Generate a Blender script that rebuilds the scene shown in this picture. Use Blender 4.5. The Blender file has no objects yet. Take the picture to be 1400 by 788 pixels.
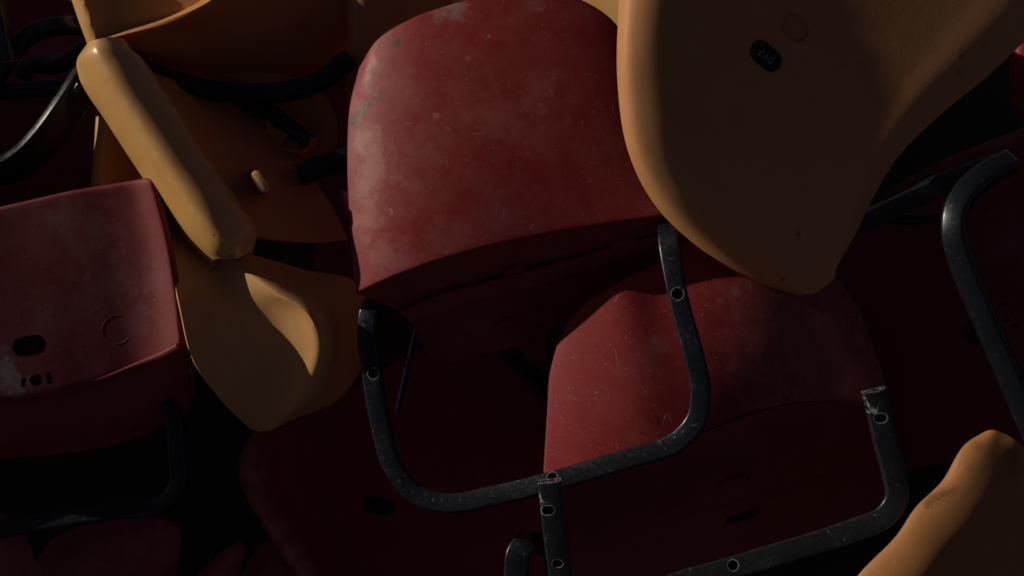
import bpy, bmesh, math, random
from mathutils import Vector, Matrix
from mathutils.bvhtree import BVHTree
random.seed(7)
R = math.radians
S = bpy.context.scene
COL = S.collection

# ---------------------------------------------------------------- camera, light, exposure
PITCH = R(62)
TARGET = Vector((0, 0, 0.46))
DIST = 1.95
RIGHT = Vector((1, 0, 0))
UP = Vector((0, math.sin(PITCH), math.cos(PITCH)))
BACK = Vector((0, -math.cos(PITCH), math.sin(PITCH)))
cam = bpy.data.objects.new('camera', bpy.data.cameras.new('camera'))
COL.objects.link(cam)
cam.location = TARGET + BACK * DIST
cam.rotation_euler = (R(90) - PITCH, 0, 0)
cam.data.sensor_width = 36
cam.data.lens = 36 * DIST / 1.4
cam.data.clip_end = 300
cam.data.dof.use_dof = True
cam.data.dof.focus_distance = DIST - 0.02
cam.data.dof.aperture_fstop = 3.2
S.camera = cam

SUN_CAM = Vector((-0.90, 0.38, 0.18)).normalized()
SUN = RIGHT * SUN_CAM.x + UP * SUN_CAM.y + BACK * SUN_CAM.z
w = bpy.data.worlds.new('World'); S.world = w; w.use_nodes = True
nt = w.node_tree
bg = nt.nodes['Background']
sky = nt.nodes.new('ShaderNodeTexSky')
sky.sky_type = 'NISHITA'; sky.sun_disc = False
sky.sun_elevation = math.asin(SUN.z)
sky.sun_rotation = math.atan2(SUN.x, SUN.y)
tint = nt.nodes.new('ShaderNodeMix'); tint.data_type = 'RGBA'; tint.blend_type = 'MULTIPLY'
tint.inputs[0].default_value = 1.0; tint.inputs[7].default_value = (1.2, 0.79, 0.87, 1)      # warm evening air
nt.links.new(sky.outputs[0], tint.inputs[6]); nt.links.new(tint.outputs[2], bg.inputs[0])
bg.inputs[1].default_value = 0.026
sl = bpy.data.lights.new('sun', 'SUN')
sl.energy = 5.0; sl.angle = R(0.5); sl.color = (1.0, 0.89, 0.73)
so = bpy.data.objects.new('sun', sl); COL.objects.link(so)
so.rotation_euler = SUN.to_track_quat('Z', 'Y').to_euler()
S.view_settings.view_transform = 'Standard'
S.view_settings.look = 'None'
S.view_settings.exposure = -0.9
S.view_settings.gamma = 1.0
S.view_settings.use_curve_mapping = False
S.cycles.max_bounces = 6
S.cycles.use_denoising = True

# ---------------------------------------------------------------- geometry helpers
def P(px, py, d=0.0):
    """A point of the place: seen along the line of sight px, py, d metres nearer than the middle of the pile."""
    k = (DIST - d) / DIST / 1000.0
    return TARGET + RIGHT * ((px - 700) * k) + UP * ((394 - py) * k) + BACK * d

def V(c):
    return RIGHT * c[0] + UP * c[1] + BACK * c[2]

def spline(pts, n, linear=False):
    pts = [Vector(p) for p in pts]
    m = len(pts)
    if m == 1: return [pts[0].copy() for _ in range(n)]
    t = [0.0]
    for a, b in zip(pts, pts[1:]): t.append(t[-1] + max((b - a).length, 1e-6) ** 0.75)
    out = []
    tan = []
    for i in range(m):
        if i == 0: v = (pts[1] - pts[0]) / (t[1] - t[0])
        elif i == m - 1: v = (pts[-1] - pts[-2]) / (t[-1] - t[-2])
        else:
            h0, h1 = t[i] - t[i-1], t[i+1] - t[i]
            v = ((pts[i] - pts[i-1]) / h0 * h1 + (pts[i+1] - pts[i]) / h1 * h0) / (h0 + h1)
        tan.append(v)
    for k in range(n):
        x = t[-1] * k / (n - 1)
        i = 0
        while i < m - 2 and x > t[i+1]: i += 1
        h = t[i+1] - t[i]; s = (x - t[i]) / h
        if linear: out.append(pts[i].lerp(pts[i+1], s)); continue
        s2, s3 = s*s, s*s*s
        out.append(pts[i]*(2*s3-3*s2+1) + tan[i]*h*(s3-2*s2+s) + pts[i+1]*(-2*s3+3*s2) + tan[i+1]*h*(s3-s2))
    return out

def W(pts):
    return [P(*p) for p in pts]

def coons(bottom, top, left, right, nu=40, nv=40, bulge=0.0, bu=None):
    """bottom/top run left to right, left/right run bottom to top; a grid of points."""
    B, T = spline(W(bottom), nu), spline(W(top), nu)
    L, Rr = spline(W(left), nv), spline(W(right), nv)
    g = []
    for j in range(nv):
        v = j / (nv - 1); row = []
        for i in range(nu):
            u = i / (nu - 1)
            p = (B[i]*(1-v) + T[i]*v + L[j]*(1-u) + Rr[j]*u
                 - (B[0]*(1-u)*(1-v) + B[-1]*u*(1-v) + T[0]*(1-u)*v + T[-1]*u*v))
            q = 16*u*(1-u)*v*(1-v)
            p = p + BACK * (bulge * q)
            if bu: p = p + BACK * bu(u, v)
            row.append(p)
        g.append(row)
    return g

def loft(rows, nu=40, per=6, linear=False):
    """rows of points; smooth along each row, smooth or straight from row to row."""
    rr = [spline(W(r), nu) for r in rows]
    n = (len(rows) - 1) * per + 1
    cols = []
    for i in range(nu):
        pts = [r[i] for r in rr]
        if linear:
            c = []
            for a, b in zip(pts, pts[1:]): c += [a.lerp(b, k / per) for k in range(per)]
            c.append(pts[-1])
        else:
            c = spline(pts, n)
        cols.append(c)
    return [[cols[i][j] for i in range(nu)] for j in range(n)]

class MB:
    def __init__(self): self.v = []; self.f = []
    def grid(self, g, close=False):
        o = len(self.v); nv, nu = len(g), len(g[0])
        for r in g: self.v += r
        for j in range(nv - 1):
            for i in range(nu - 1):
                a = o + j*nu + i
                self.f.append((a, a+1, a+nu+1, a+nu))
        return self

def grid_normal(g, j, i):
    nv, nu = len(g), len(g[0])
    a = g[j][min(i+1, nu-1)] - g[j][max(i-1, 0)]
    b = g[min(j+1, nv-1)][i] - g[max(j-1, 0)][i]
    n = a.cross(b)
    if n.length < 1e-12: n = BACK.copy()
    return n.normalized()

def roll(mb, g, r=0.012, skirt=0.012, seg=6, flip=False, ang=90, rf=None):
    """turns the rim of the grid g away from its face: a rounded edge and a short straight skirt."""
    nv, nu = len(g), len(g[0])
    loop = [(0, i) for i in range(nu)] + [(j, nu-1) for j in range(1, nv)] + \
           [(nv-1, i) for i in range(nu-2, -1, -1)] + [(j, 0) for j in range(nv-2, 0, -1)]
    m = len(loop); sgn = -1 if flip else 1
    c = sum((g[j][i] for j, i in loop), Vector()) / m
    pts = [g[j][i] for j, i in loop]
    nrm = [grid_normal(g, j, i) * sgn for j, i in loop]
    # smooth the normals along the loop
    for _ in range(3):
        nrm = [(nrm[k-1] + nrm[k]*2 + nrm[(k+1) % m]).normalized() for k in range(m)]
    out = []
    for k in range(m):
        t = (pts[(k+2) % m] - pts[k-2])
        o = t.cross(nrm[k]) * sgn
        o = o.normalized() if o.length > 1e-9 else (pts[k]-c).normalized()
        out.append(o)
    for _ in range(3):
        out = [(out[k-1] + out[k]*2 + out[(k+1) % m]).normalized() for k in range(m)]
    idx0 = [None]*m
    base = len(mb.v) - nv*nu
    prev = [base + j*nu + i for j, i in loop]
    steps = [(R(ang)*(s+1)/seg, 0) for s in range(seg)]
    if skirt: steps.append((R(ang), skirt))
    for a, ex in steps:
        cur = []
        for k in range(m):
            rk = r if rf is None else r * rf(k / m)
            q = pts[k] + out[k]*(rk*math.sin(a)) - nrm[k]*(rk*(1-math.cos(a)))
            if ex: q = q + (out[k]*math.cos(a) - nrm[k]*math.sin(a)) * ex
            cur.append(len(mb.v)); mb.v.append(q)
        for k in range(m):
            k2 = (k+1) % m
            mb.f.append((prev[k], cur[k], cur[k2], prev[k2]) if not flip else (prev[k2], cur[k2], cur[k], prev[k]))
        prev = cur
    return mb

def link(name, mesh, mat, parent=None, loc=None):
    o = bpy.data.objects.new(name, mesh); COL.objects.link(o)
    if mat: mesh.materials.append(mat)
    if parent is not None: o.parent = parent
    return o

def world_loc(o):
    l = o.location.copy()
    while o.parent is not None:
        o = o.parent; l += o.location
    return l

def build(name, mb, mat, parent=None, thick=0.0, smooth=40, bevel=0.0, sub=0):
    off = world_loc(parent) if parent is not None else Vector()
    me = bpy.data.meshes.new(name)
    me.from_pydata([v - off for v in mb.v], [], mb.f)
    me.update()
    o = link(name, me, mat, parent)
    bm = bmesh.new(); bm.from_mesh(me)
    bmesh.ops.remove_doubles(bm, verts=bm.verts, dist=1e-5)
    bmesh.ops.recalc_face_normals(bm, faces=bm.faces)
    # open sheets: make the area-weighted face point to where it is seen from
    if any(len(e.link_faces) == 1 for e in bm.edges):
        s = sum((f.normal * f.calc_area() for f in bm.faces), Vector())
        if s.dot(BACK) < 0: bmesh.ops.reverse_faces(bm, faces=bm.faces)
    bm.to_mesh(me); bm.free()
    if thick:
        m = o.modifiers.new('s', 'SOLIDIFY'); m.thickness = thick; m.offset = -1
        m.use_even_offset = False
    if bevel:
        m = o.modifiers.new('b', 'BEVEL'); m.width = bevel; m.segments = 2; m.limit_method = 'ANGLE'; m.angle_limit = R(50)
    bake(o, smooth)
    return o

def bake(o, smooth=40):
    if o.modifiers:
        dg = bpy.context.evaluated_depsgraph_get()
        me = bpy.data.meshes.new_from_object(o.evaluated_get(dg))
        old = o.data; o.modifiers.clear(); o.data = me
        me.name = old.name; bpy.data.meshes.remove(old)
    for p in o.data.polygons: p.use_smooth = True
    o.data.set_sharp_from_angle(angle=R(smooth))

def cut(o, *cutters, smooth=40):
    for c in cutters:
        m = o.modifiers.new('c', 'BOOLEAN'); m.operation = 'DIFFERENCE'; m.object = c; m.solver = 'EXACT'
    bake(o, smooth)
    for c in cutters: bpy.data.objects.remove(c)

def hit(o, px, py):
    """point and normal of the surface of o on a line of sight"""
    bpy.context.view_layer.update()
    me = o.data; off = world_loc(o)
    tree = BVHTree.FromPolygons([v.co + off for v in me.vertices], [p.vertices for p in me.polygons])
    c = TARGET + BACK * DIST
    d = (P(px, py, 0) - c).normalized()
    l, n, i, t = tree.ray_cast(c, d)
    if l is None:
        return P(px, py, 0), BACK.copy()
    if n.dot(BACK) < 0: n = -n
    return l, n

def frame_at(n, ang):
    """x axis in the surface, turned ang degrees from the picture's right; z along n"""
    x = RIGHT * math.cos(R(ang)) + UP * math.sin(R(ang))
    x = (x - n * x.dot(n)).normalized()
    y = n.cross(x)
    return x, y

def capsule_pts(l, x, y, a, b, seg=10):
    """a rounded bar 2a long and 2b wide"""
    pts = []
    s = max(a - b, 0)
    for k in range(seg + 1):
        t = -math.pi/2 + math.pi*k/seg
        pts.append(l + x*(s + b*math.cos(t)) + y*(b*math.sin(t)))
    for k in range(seg + 1):
        t = math.pi/2 + math.pi*k/seg
        pts.append(l + x*(-s + b*math.cos(t)) + y*(b*math.sin(t)))
    return pts

def prism(pts, n, h0, h1, taper=1.0):
    mb = MB(); m = len(pts); c = sum(pts, Vector()) / m
    mb.v = [p + n*h0 for p in pts] + [c + (p - c)*taper + n*h1 for p in pts]
    mb.f = [(k, (k+1) % m, m + (k+1) % m, m + k) for k in range(m)]
    mb.f.append(tuple(range(m))[::-1]); mb.f.append(tuple(range(m, 2*m)))
    return mb

def slot_cutter(o, px, py, a, b, ang=0, depth=0.03, n=None):
    l, nn = hit(o, px, py)
    n = n or nn
    x, y = frame_at(n, ang)
    c = build('cutter', prism(capsule_pts(l, x, y, a, b), n, -depth, 0.02), None)
    return c

def marks(o, lst):
    """patches (px, py, radius, colour, strength, reach, softness) laid on the surface of o"""
    return [(tuple(hit(o, q[0], q[1])[0]), *q[2:]) for q in lst]

def set_mat(o, m):
    o.data.materials.clear(); o.data.materials.append(m)

def rect_cutter(o, px, py, a, b, ang=0, depth=0.03):
    l, n = hit(o, px, py); x, y = frame_at(n, ang)
    pts = [l + x*i*a + y*j*b for i, j in ((-1,-0.8),(-0.8,-1),(0.8,-1),(1,-0.8),(1,0.8),(0.8,1),(-0.8,1),(-1,0.8))]
    return build('cutter', prism(pts, n, -depth, 0.02), None)

def boss(name, o, px, py, a, b, ang, h, mat, parent, taper=0.9, sink=0.002):
    l, n = hit(o, px, py); x, y = frame_at(n, ang)
    return build(name, prism(capsule_pts(l, x, y, a, b), n, -sink, h, taper), mat, parent, bevel=min(h*0.4, 0.001) if h > 0.001 else 0)

def tube(path, wd=0.027, ht=0.022, nrm=(-0.25, 0.2, 0.95), n=70, r=0.0032, wob=0.0):
    """a square tube with rounded corners along a path; nrm is the way its wide face looks"""
    pts = spline(W(path), n)
    nn = [V(nrm)]*n if not isinstance(nrm, list) else [v.normalized() for v in spline([V(q) for q in nrm], n)]
    sec = []
    for cx, cy, a0 in ((1, 1, 0), (-1, 1, 90), (-1, -1, 180), (1, -1, 270)):
        for k in range(4):
            a = R(a0 + 30*k)
            sec.append((cx*(wd/2 - r) + r*math.cos(a), cy*(ht/2 - r) + r*math.sin(a)))
    mb = MB(); m = len(sec)
    rnd = random.Random(int(path[0][0]*7 + path[0][1]))
    ph = rnd.random()*6
    for i in range(n):
        t = (pts[min(i+1, n-1)] - pts[max(i-1, 0)]).normalized()
        s = t.cross(nn[i]).normalized(); u = s.cross(t).normalized()
        kk = 1 + wob*math.sin(i*0.37 + ph)
        for a, b in sec: mb.v.append(pts[i] + s*a*kk + u*b)
    for i in range(n - 1):
        for k in range(m):
            k2 = (k+1) % m
            mb.f.append((i*m+k, i*m+k2, (i+1)*m+k2, (i+1)*m+k))
    mb.f.append(tuple(range(m))[::-1]); mb.f.append(tuple((n-1)*m + k for k in range(m)))
    return mb

def bar(a, b, wd, ht, nrm):
    return tube([a, b], wd, ht, nrm, n=8, r=min(wd, ht)*0.2)

def thing(name, label, cat, anchor, group=None):
    o = bpy.data.objects.new(name, None); COL.objects.link(o)
    o.empty_display_size = 0.05
    o.location = P(*anchor)
    o['label'] = label; o['category'] = cat
    if group: o['group'] = group
    return o

# ---------------------------------------------------------------- materials
class NT:
    def __init__(s, name):
        s.m = bpy.data.materials.new(name); s.m.use_nodes = True
        s.t = s.m.node_tree; s.b = s.t.nodes['Principled BSDF']
        s.geo = s.t.nodes.new('ShaderNodeNewGeometry')
        s.pos = s.geo.outputs['Position']
    def n(s, typ, **kw):
        x = s.t.nodes.new(typ)
        for k, v in kw.items(): setattr(x, k, v)
        return x
    def l(s, a, b): s.t.links.new(a, b)
    def noise(s, scale, detail=4, rough=0.6, vec=None, dist=0.0):
        x = s.n('ShaderNodeTexNoise'); x.inputs['Scale'].default_value = scale
        x.inputs['Detail'].default_value = detail; x.inputs['Roughness'].default_value = rough
        x.inputs['Distortion'].default_value = dist
        s.l(vec or s.pos, x.inputs['Vector']); return x.outputs['Fac']
    def ramp(s, f, a, b, ca=0.0, cb=1.0):
        x = s.n('ShaderNodeMapRange'); x.interpolation_type = 'SMOOTHSTEP'
        for i, v in enumerate((a, b, ca, cb)): x.inputs[i+1].default_value = v
        s.l(f, x.inputs[0]); return x.outputs[0]
    def math(s, op, a, b=None):
        x = s.n('ShaderNodeMath', operation=op)
        for i, v in enumerate((a, b)):
            if v is None: continue
            if isinstance(v, (int, float)): x.inputs[i].default_value = v
            else: s.l(v, x.inputs[i])
        return x.outputs[0]
    def mix(s, f, a, b):
        x = s.n('ShaderNodeMix', data_type='RGBA')
        if isinstance(f, (int, float)): x.inputs[0].default_value = f
        else: s.l(f, x.inputs[0])
        for i, v in ((6, a), (7, b)):
            if isinstance(v, tuple): x.inputs[i].default_value = (*v, 1)
            else: s.l(v, x.inputs[i])
        return x.outputs[2]
    def stretched(s, sx, sy, sz, rot=(0, 0, 0)):
        x = s.n('ShaderNodeMapping'); x.inputs['Scale'].default_value = (sx, sy, sz)
        x.inputs['Rotation'].default_value = [R(a) for a in rot]
        s.l(s.pos, x.inputs['Vector']); return x.outputs[0]
    def blob(s, c, r, sc=60, k=0.9, soft=0.35):
        """ragged patch round the point c"""
        x = s.n('ShaderNodeVectorMath', operation='SUBTRACT'); s.l(s.pos, x.inputs[0]); x.inputs[1].default_value = c
        y = s.n('ShaderNodeVectorMath', operation='LENGTH'); s.l(x.outputs[0], y.inputs[0])
        d = s.math('DIVIDE', y.outputs['Value'], r)
        nz = s.noise(sc, 5, 0.7)
        v = s.math('ADD', d, s.math('MULTIPLY', s.math('SUBTRACT', nz, 0.5), 2.2))
        return s.ramp(v, k, k - soft)
    def edge(s, rad=0.003):
        b = s.n('ShaderNodeBevel'); b.samples = 6; b.inputs['Radius'].default_value = rad
        d = s.n('ShaderNodeVectorMath', operation='DOT_PRODUCT')
        s.l(b.outputs[0], d.inputs[0]); s.l(s.geo.outputs['Normal'], d.inputs[1])
        return s.ramp(d.outputs['Value'], 0.985, 0.90)
    def bump(s, h, strength, dist=0.002):
        b = s.n('ShaderNodeBump'); b.inputs['Strength'].default_value = strength
        b.inputs['Distance'].default_value = dist
        s.l(h, b.inputs['Height']); s.l(b.outputs[0], s.b.inputs['Normal'])

def plastic(name, base, faded, grime, rough=0.5, fade=1.0, blobs=(), scratch=0.25, dust=0.2, spec=0.36):
    s = NT(name)
    big = s.noise(5.5, 5, 0.6)
    mid = s.noise(34, 6, 0.65, dist=0.4)
    fine = s.noise(420, 3, 0.6)
    f = s.math('MULTIPLY', s.ramp(s.math('ADD', s.math('MULTIPLY', big, 0.45), s.math('MULTIPLY', mid, 0.55)), 0.30, 0.76), fade)
    c = s.mix(f, base, faded)
    # grime in blotches
    g = s.math('MULTIPLY', s.ramp(s.noise(17, 7, 0.72, dist=0.8), 0.54, 0.85), 0.35)
    c = s.mix(g, c, grime)
    # pale scratches in two directions
    sc1 = s.ramp(s.noise(9, 2, 0.5, s.stretched(2.2, 60, 34, (20, 0, 35))), 0.70, 0.76)
    sc2 = s.ramp(s.noise(11, 2, 0.5, s.stretched(70, 3, 30, (0, 15, -28))), 0.71, 0.77)
    gate = s.ramp(s.noise(12, 3, 0.5), 0.46, 0.62)
    sc = s.math('MULTIPLY', s.math('MULTIPLY', s.math('MAXIMUM', sc1, sc2), gate), scratch)
    h1 = s.ramp(s.math('ABSOLUTE', s.math('SUBTRACT', s.noise(6, 0, 0.5, s.stretched(0.5, 3.2, 2.0, (0, 0, 28))), 0.5)), 0.006, 0.002)
    h2 = s.ramp(s.math('ABSOLUTE', s.math('SUBTRACT', s.noise(9, 0, 0.5, s.stretched(3.0, 0.45, 1.5, (10, 0, -30))), 0.47)), 0.007, 0.002)
    hg = s.ramp(s.noise(30, 3, 0.6), 0.56, 0.72)
    sc = s.math('MAXIMUM', sc, s.math('MULTIPLY', s.math('MULTIPLY', s.math('MAXIMUM', h1, h2), hg), scratch*0.9))
    pale = tuple(min(1, 0.35 + 0.4*v) for v in faded)
    c = s.mix(sc, c, pale)
    # specks of dust
    sp = s.math('MULTIPLY', s.ramp(s.noise(260, 2, 0.5), 0.68, 0.76), dust)
    c = s.mix(sp, c, (0.42, 0.36, 0.33))
    for (loc, r, col, amt, k, soft) in blobs:
        c = s.mix(s.math('MULTIPLY', s.blob(loc, r, max(2.2/r, 45), k, soft), amt), c, col)
    s.l(c, s.b.inputs['Base Color'])
    rr = s.math('ADD', s.math('MULTIPLY', mid, 0.28), rough - 0.12)
    rr = s.math('ADD', rr, s.math('MULTIPLY', f, 0.10))
    s.l(rr, s.b.inputs['Roughness'])
    s.b.inputs['IOR'].default_value = 1.46; s.b.inputs['Specular IOR Level'].default_value = spec
    h = s.math('ADD', s.math('MULTIPLY', mid, 0.5), s.math('MULTIPLY', fine, 0.14))
    h = s.math('SUBTRACT', h, s.math('MULTIPLY', sc, 0.5))
    s.bump(h, 0.22, 0.002)
    return s.m

RED, RED_F, RED_G = (0.235, 0.013, 0.016), (0.26, 0.048, 0.045), (0.10, 0.016, 0.016)
YEL, YEL_F, YEL_G = (0.62, 0.33, 0.105), (0.66, 0.40, 0.16), (0.30, 0.14, 0.045)
ORG, ORG_F, ORG_G = (0.58, 0.25, 0.075), (0.60, 0.30, 0.11), (0.26, 0.10, 0.03)
red = plastic('red_plastic', RED, RED_F, RED_G)
red_dull = plastic('dull_red_plastic', (0.22, 0.022, 0.024), (0.27, 0.06, 0.055), (0.06, 0.014, 0.014), 0.6)
yellow = plastic('yellow_plastic', YEL, YEL_F, YEL_G, 0.42, 0.8, scratch=0.12, dust=0.08)
orange = plastic('orange_plastic', ORG, ORG_F, ORG_G, 0.46, 0.8, scratch=0.10, dust=0.06)

def paint(name, base=(0.006, 0.0085, 0.014), wear=(0.17, 0.17, 0.175), amount=1.0):
    s = NT(name)
    big = s.noise(30, 6, 0.7); fine = s.noise(190, 5, 0.7)
    dusty = s.math('MULTIPLY', s.ramp(s.math('ADD', s.math('MULTIPLY', big, 0.55), s.math('MULTIPLY', fine, 0.45)), 0.48, 0.78), 0.34*amount)
    c = s.mix(dusty, base, (0.046, 0.055, 0.072))
    chips = s.math('MULTIPLY', s.ramp(s.noise(95, 7, 0.78), 0.60, 0.68), 0.75*amount)
    chips = s.math('MULTIPLY', chips, s.ramp(s.noise(16, 4, 0.65), 0.44, 0.62))
    c = s.mix(chips, c, wear)
    e = s.math('MULTIPLY', s.edge(0.0035), s.ramp(s.noise(75, 5, 0.7), 0.36, 0.54))
    c = s.mix(s.math('MULTIPLY', e, min(1, 0.8*amount)), c, (0.36, 0.36, 0.37))  # worn edges, brightened to paint in glints
    s.l(c, s.b.inputs['Base Color'])
    s.l(s.math('ADD', s.math('MULTIPLY', fine, 0.3), s.math('ADD', s.math('MULTIPLY', dusty, 0.6), 0.16)), s.b.inputs['Roughness'])
    h = s.math('SUBTRACT', s.math('MULTIPLY', fine, 0.4), s.math('MULTIPLY', chips, 0.6))
    s.bump(h, 0.35, 0.001)
    return s.m
black = paint('black_painted_steel')
black_clean = paint('glossy_black_steel', amount=0.45)
red_sky_lit = plastic('sky_lightened_red_plastic', (0.26,0.03,0.034), (0.34,0.11,0.12), RED_G, 0.5, scratch=0.3, dust=0.3)  # paler red that puts sky light into the colour of shaded chairs
black_worn = paint('worn_black_steel', base=(0.014, 0.015, 0.018), amount=1.6)

def flat(name, col, rough=0.5):
    s = NT(name); s.b.inputs['Base Color'].default_value = (*col, 1); s.b.inputs['Roughness'].default_value = rough
    s.bump(s.noise(300, 3), 0.1, 0.001)
    return s.m
tag_black = flat('black_tag_plastic', (0.008, 0.008, 0.010), 0.35)
tag_white = flat('white_print', (0.28, 0.28, 0.28), 0.6)
dirt_grey = flat('grey_dirt', (0.22, 0.21, 0.20), 0.9)

def soil():
    s = NT('dark_ground')
    a = s.noise(4, 8, 0.7); b = s.noise(60, 6, 0.7)
    c = s.mix(a, (0.020, 0.017, 0.015), (0.045, 0.038, 0.032))
    c = s.mix(s.math('MULTIPLY', s.ramp(b, 0.6, 0.7), 0.5), c, (0.08, 0.07, 0.06))
    s.l(c, s.b.inputs['Base Color']); s.b.inputs['Roughness'].default_value = 0.95
    s.bump(b, 0.8, 0.01)
    return s.m

# ---------------------------------------------------------------- ground
mb = MB()
N = 40; E = 40.0
g = []
for j in range(N + 1):
    row = []
    for i in range(N + 1):
        x = (i / N * 2 - 1); y = (j / N * 2 - 1)
        x = E * math.copysign(abs(x) ** 2.2, x); y = E * math.copysign(abs(y) ** 2.2, y)
        row.append(Vector((x, y, random.uniform(-0.02, 0.02))))
    g.append(row)
mb.grid(g)
gr = build('ground', mb, soil()); gr['kind'] = 'structure'

G_RED = 'red plastic chairs of the pile'
G_YEL = 'yellow plastic chairs of the pile'

# ================================================================= A: the red chair in the middle
def red_A():
    t = thing('plastic_chair', 'large dusty red chair in the middle, rounded shell above an empty black loop frame', 'chair', (690, 400, -0.15), G_RED)
    def wu(u): return -0.010 + 0.42*(0.117*(1 - math.exp(-max(u, -0.02)/0.15)) - 0.062*u)
    def at(pts, d): return [(x, y, wu((x-487)/425) + w_) if d is None else (x, y, wu((x-487)/425) - d) for x, y, w_ in pts]
    bot = [(487,398),(520,382),(560,366),(640,341),(740,318),(830,303),(912,291)]
    top = [(492,92),(515,57),(560,29),(620,8),(700,-9),(780,-3),(830,24),(868,70)]
    lef = [(487,398),(479,300),(476,200),(480,140),(492,92)]
    rig = [(912,291),(903,230),(890,150),(868,70)]
    bot = [(x, y, wu((x-487)/425)) for x, y in bot]
    top = [(x, y, wu((x-487)/425) - 0.03) for x, y in top]
    lef = [(x, y, -0.010 - 0.03*(398-y)/306) for x, y in lef]
    w0 = wu(1.0)
    rig = [(x, y, w0 + (wu((868-487)/425) - 0.03 - w0)*(291-y)/221) for x, y in rig]
    g = coons(bot, top, lef, rig, 56, 44, bulge=0.012)
    m = MB().grid(g); roll(m, g, 0.004, 0.006, 4, ang=75)
    sh = build('seat_shell', m, None, t, thick=0.004, bevel=0.001)
    DK, PK, GY = (0.045,0.020,0.018), (0.36,0.125,0.11), (0.34,0.28,0.27)
    PK2 = (0.40,0.165,0.125)
    mk = [(482,168,0.013,DK,0.8,0.85,0.6),(488,159,0.013,DK,0.8,0.85,0.6),(496,151,0.013,DK,0.8,0.8,0.6),(504,143,0.013,DK,0.75,0.75,0.6),(512,135,0.012,DK,0.7,0.7,0.6),(520,125,0.010,DK,0.5,0.7,0.6),(543,59,0.008,DK,0.7,1.0,0.5),(488,262,0.014,DK,0.45,0.6,0.5),
          (508,200,0.04,PK2,0.75,0.95,0.9),(512,235,0.045,PK2,0.75,0.95,0.9),(498,262,0.03,PK2,0.6,0.9,0.8),(505,300,0.045,PK2,0.55,0.9,0.9),(520,345,0.03,PK,0.5,0.9,0.9),(545,120,0.06,PK,0.35,0.8,1.0),(560,260,0.08,PK,0.25,0.9,1.2),
          (622,12,0.026,GY,0.40,0.9,0.8),(600,20,0.02,GY,0.3,0.8,0.8),(735,2,0.03,GY,0.15,0.8,0.7),
          (675,165,0.05,PK,0.28,0.85,0.9),(735,130,0.06,PK,0.28,0.85,0.9),(720,180,0.08,PK,0.2,0.9,1.0),
          (668,50,0.004,GY,0.5,0.9,0.8),(640,80,0.006,(0.45,0.12,0.10),0.5,0.9,0.8),(612,176,0.005,GY,0.25,0.9,0.8),(738,143,0.004,GY,0.35,0.9,0.8),(722,210,0.003,GY,0.35,0.9,0.8),(816,140,0.004,GY,0.2,0.9,0.8),
          (540,360,0.05,(0.30,0.14,0.15),0.35,0.9,0.9),(610,330,0.07,(0.31,0.12,0.12),0.35,0.9,1.1),(680,300,0.07,(0.29,0.10,0.10),0.25,0.9,1.1),(570,200,0.07,(0.31,0.12,0.11),0.25,0.9,1.1)]
    set_mat(sh, plastic('dusty_red_plastic', RED, RED_F, RED_G, 0.46, blobs=marks(sh, mk), scratch=0.45, dust=0.3))
    # the wall below the front edge: band, ledge, recessed panel
    r0 = at([(490,402,-0.065),(560,371,-0.02),(640,346,0.015),(740,323,0.035),(830,308,0.035),(910,297,0.02)], 0.006)
    r1 = at([(545,425,-0.09),(600,402,-0.07),(650,388,-0.055),(714,371,-0.045),(800,347,-0.045),(912,317,-0.05)], 0.055)
    r1b = at([(547,427,-0.078),(602,404,-0.058),(652,390,-0.043),(716,373,-0.033),(802,349,-0.033),(912,320,-0.038)], 0.043)
    r2 = at([(560,440,-0.10),(605,424,-0.085),(655,411,-0.07),(720,393,-0.06),(800,371,-0.06),(912,344,-0.065)], 0.07)
    r2b = at([(564,442,-0.125),(608,427,-0.11),(658,414,-0.095),(722,396,-0.085),(802,375,-0.085),(912,348,-0.09)], 0.095)
    r3 = at([(585,486,-0.15),(614,494,-0.15),(660,484,-0.14),(720,470,-0.13),(800,425,-0.13),(905,382,-0.14)], 0.14)
    m = MB().grid(loft([r0, r1, r1b, r2, r2b, r3], 40, 2, linear=True))
    ub = build('underside', m, red_dull, t, thick=0.004, smooth=25)
    for px, py, a, ang in ((745, 434, 0.02, 18), (690, 440, 0.012, 18), (850, 330, 0.02, 14), (700, 366, 0.014, 16)):
        boss('rib', ub, px, py, a, 0.006, ang, 0.008, red_dull, ub)
    # the loop of square tube
    path = [(935,292,-0.06),(916,306,-0.01),(914,330,0.025),(920,370,0.04),(932,425,0.05),(950,490,0.06),(958,530,0.062),(952,575,0.06),(925,605,0.055),
            (850,630,0.040),(760,657,0.02),(680,677,0.0),(610,688,-0.015),(567,674,-0.025),(537,636,-0.03),(520,575,-0.035),(509,510,-0.035),(503,455,-0.035),
            (508,422,-0.035),(530,404,-0.06),(560,402,-0.10)]
    fr = build('loop_frame', tube(path, 0.0265, 0.020, (-0.22, 0.22, 0.95), 150, wob=0.012), black, t)
    cs = [slot_cutter(fr, 926, 402, 0.008, 0.008, 0, 0.013), slot_cutter(fr, 510, 511, 0.0075, 0.0075, 0, 0.013), slot_cutter(fr, 755, 653, 0.007, 0.007, 0, 0.013)]
    cut(fr, *cs)
    return t
red_A()

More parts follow.
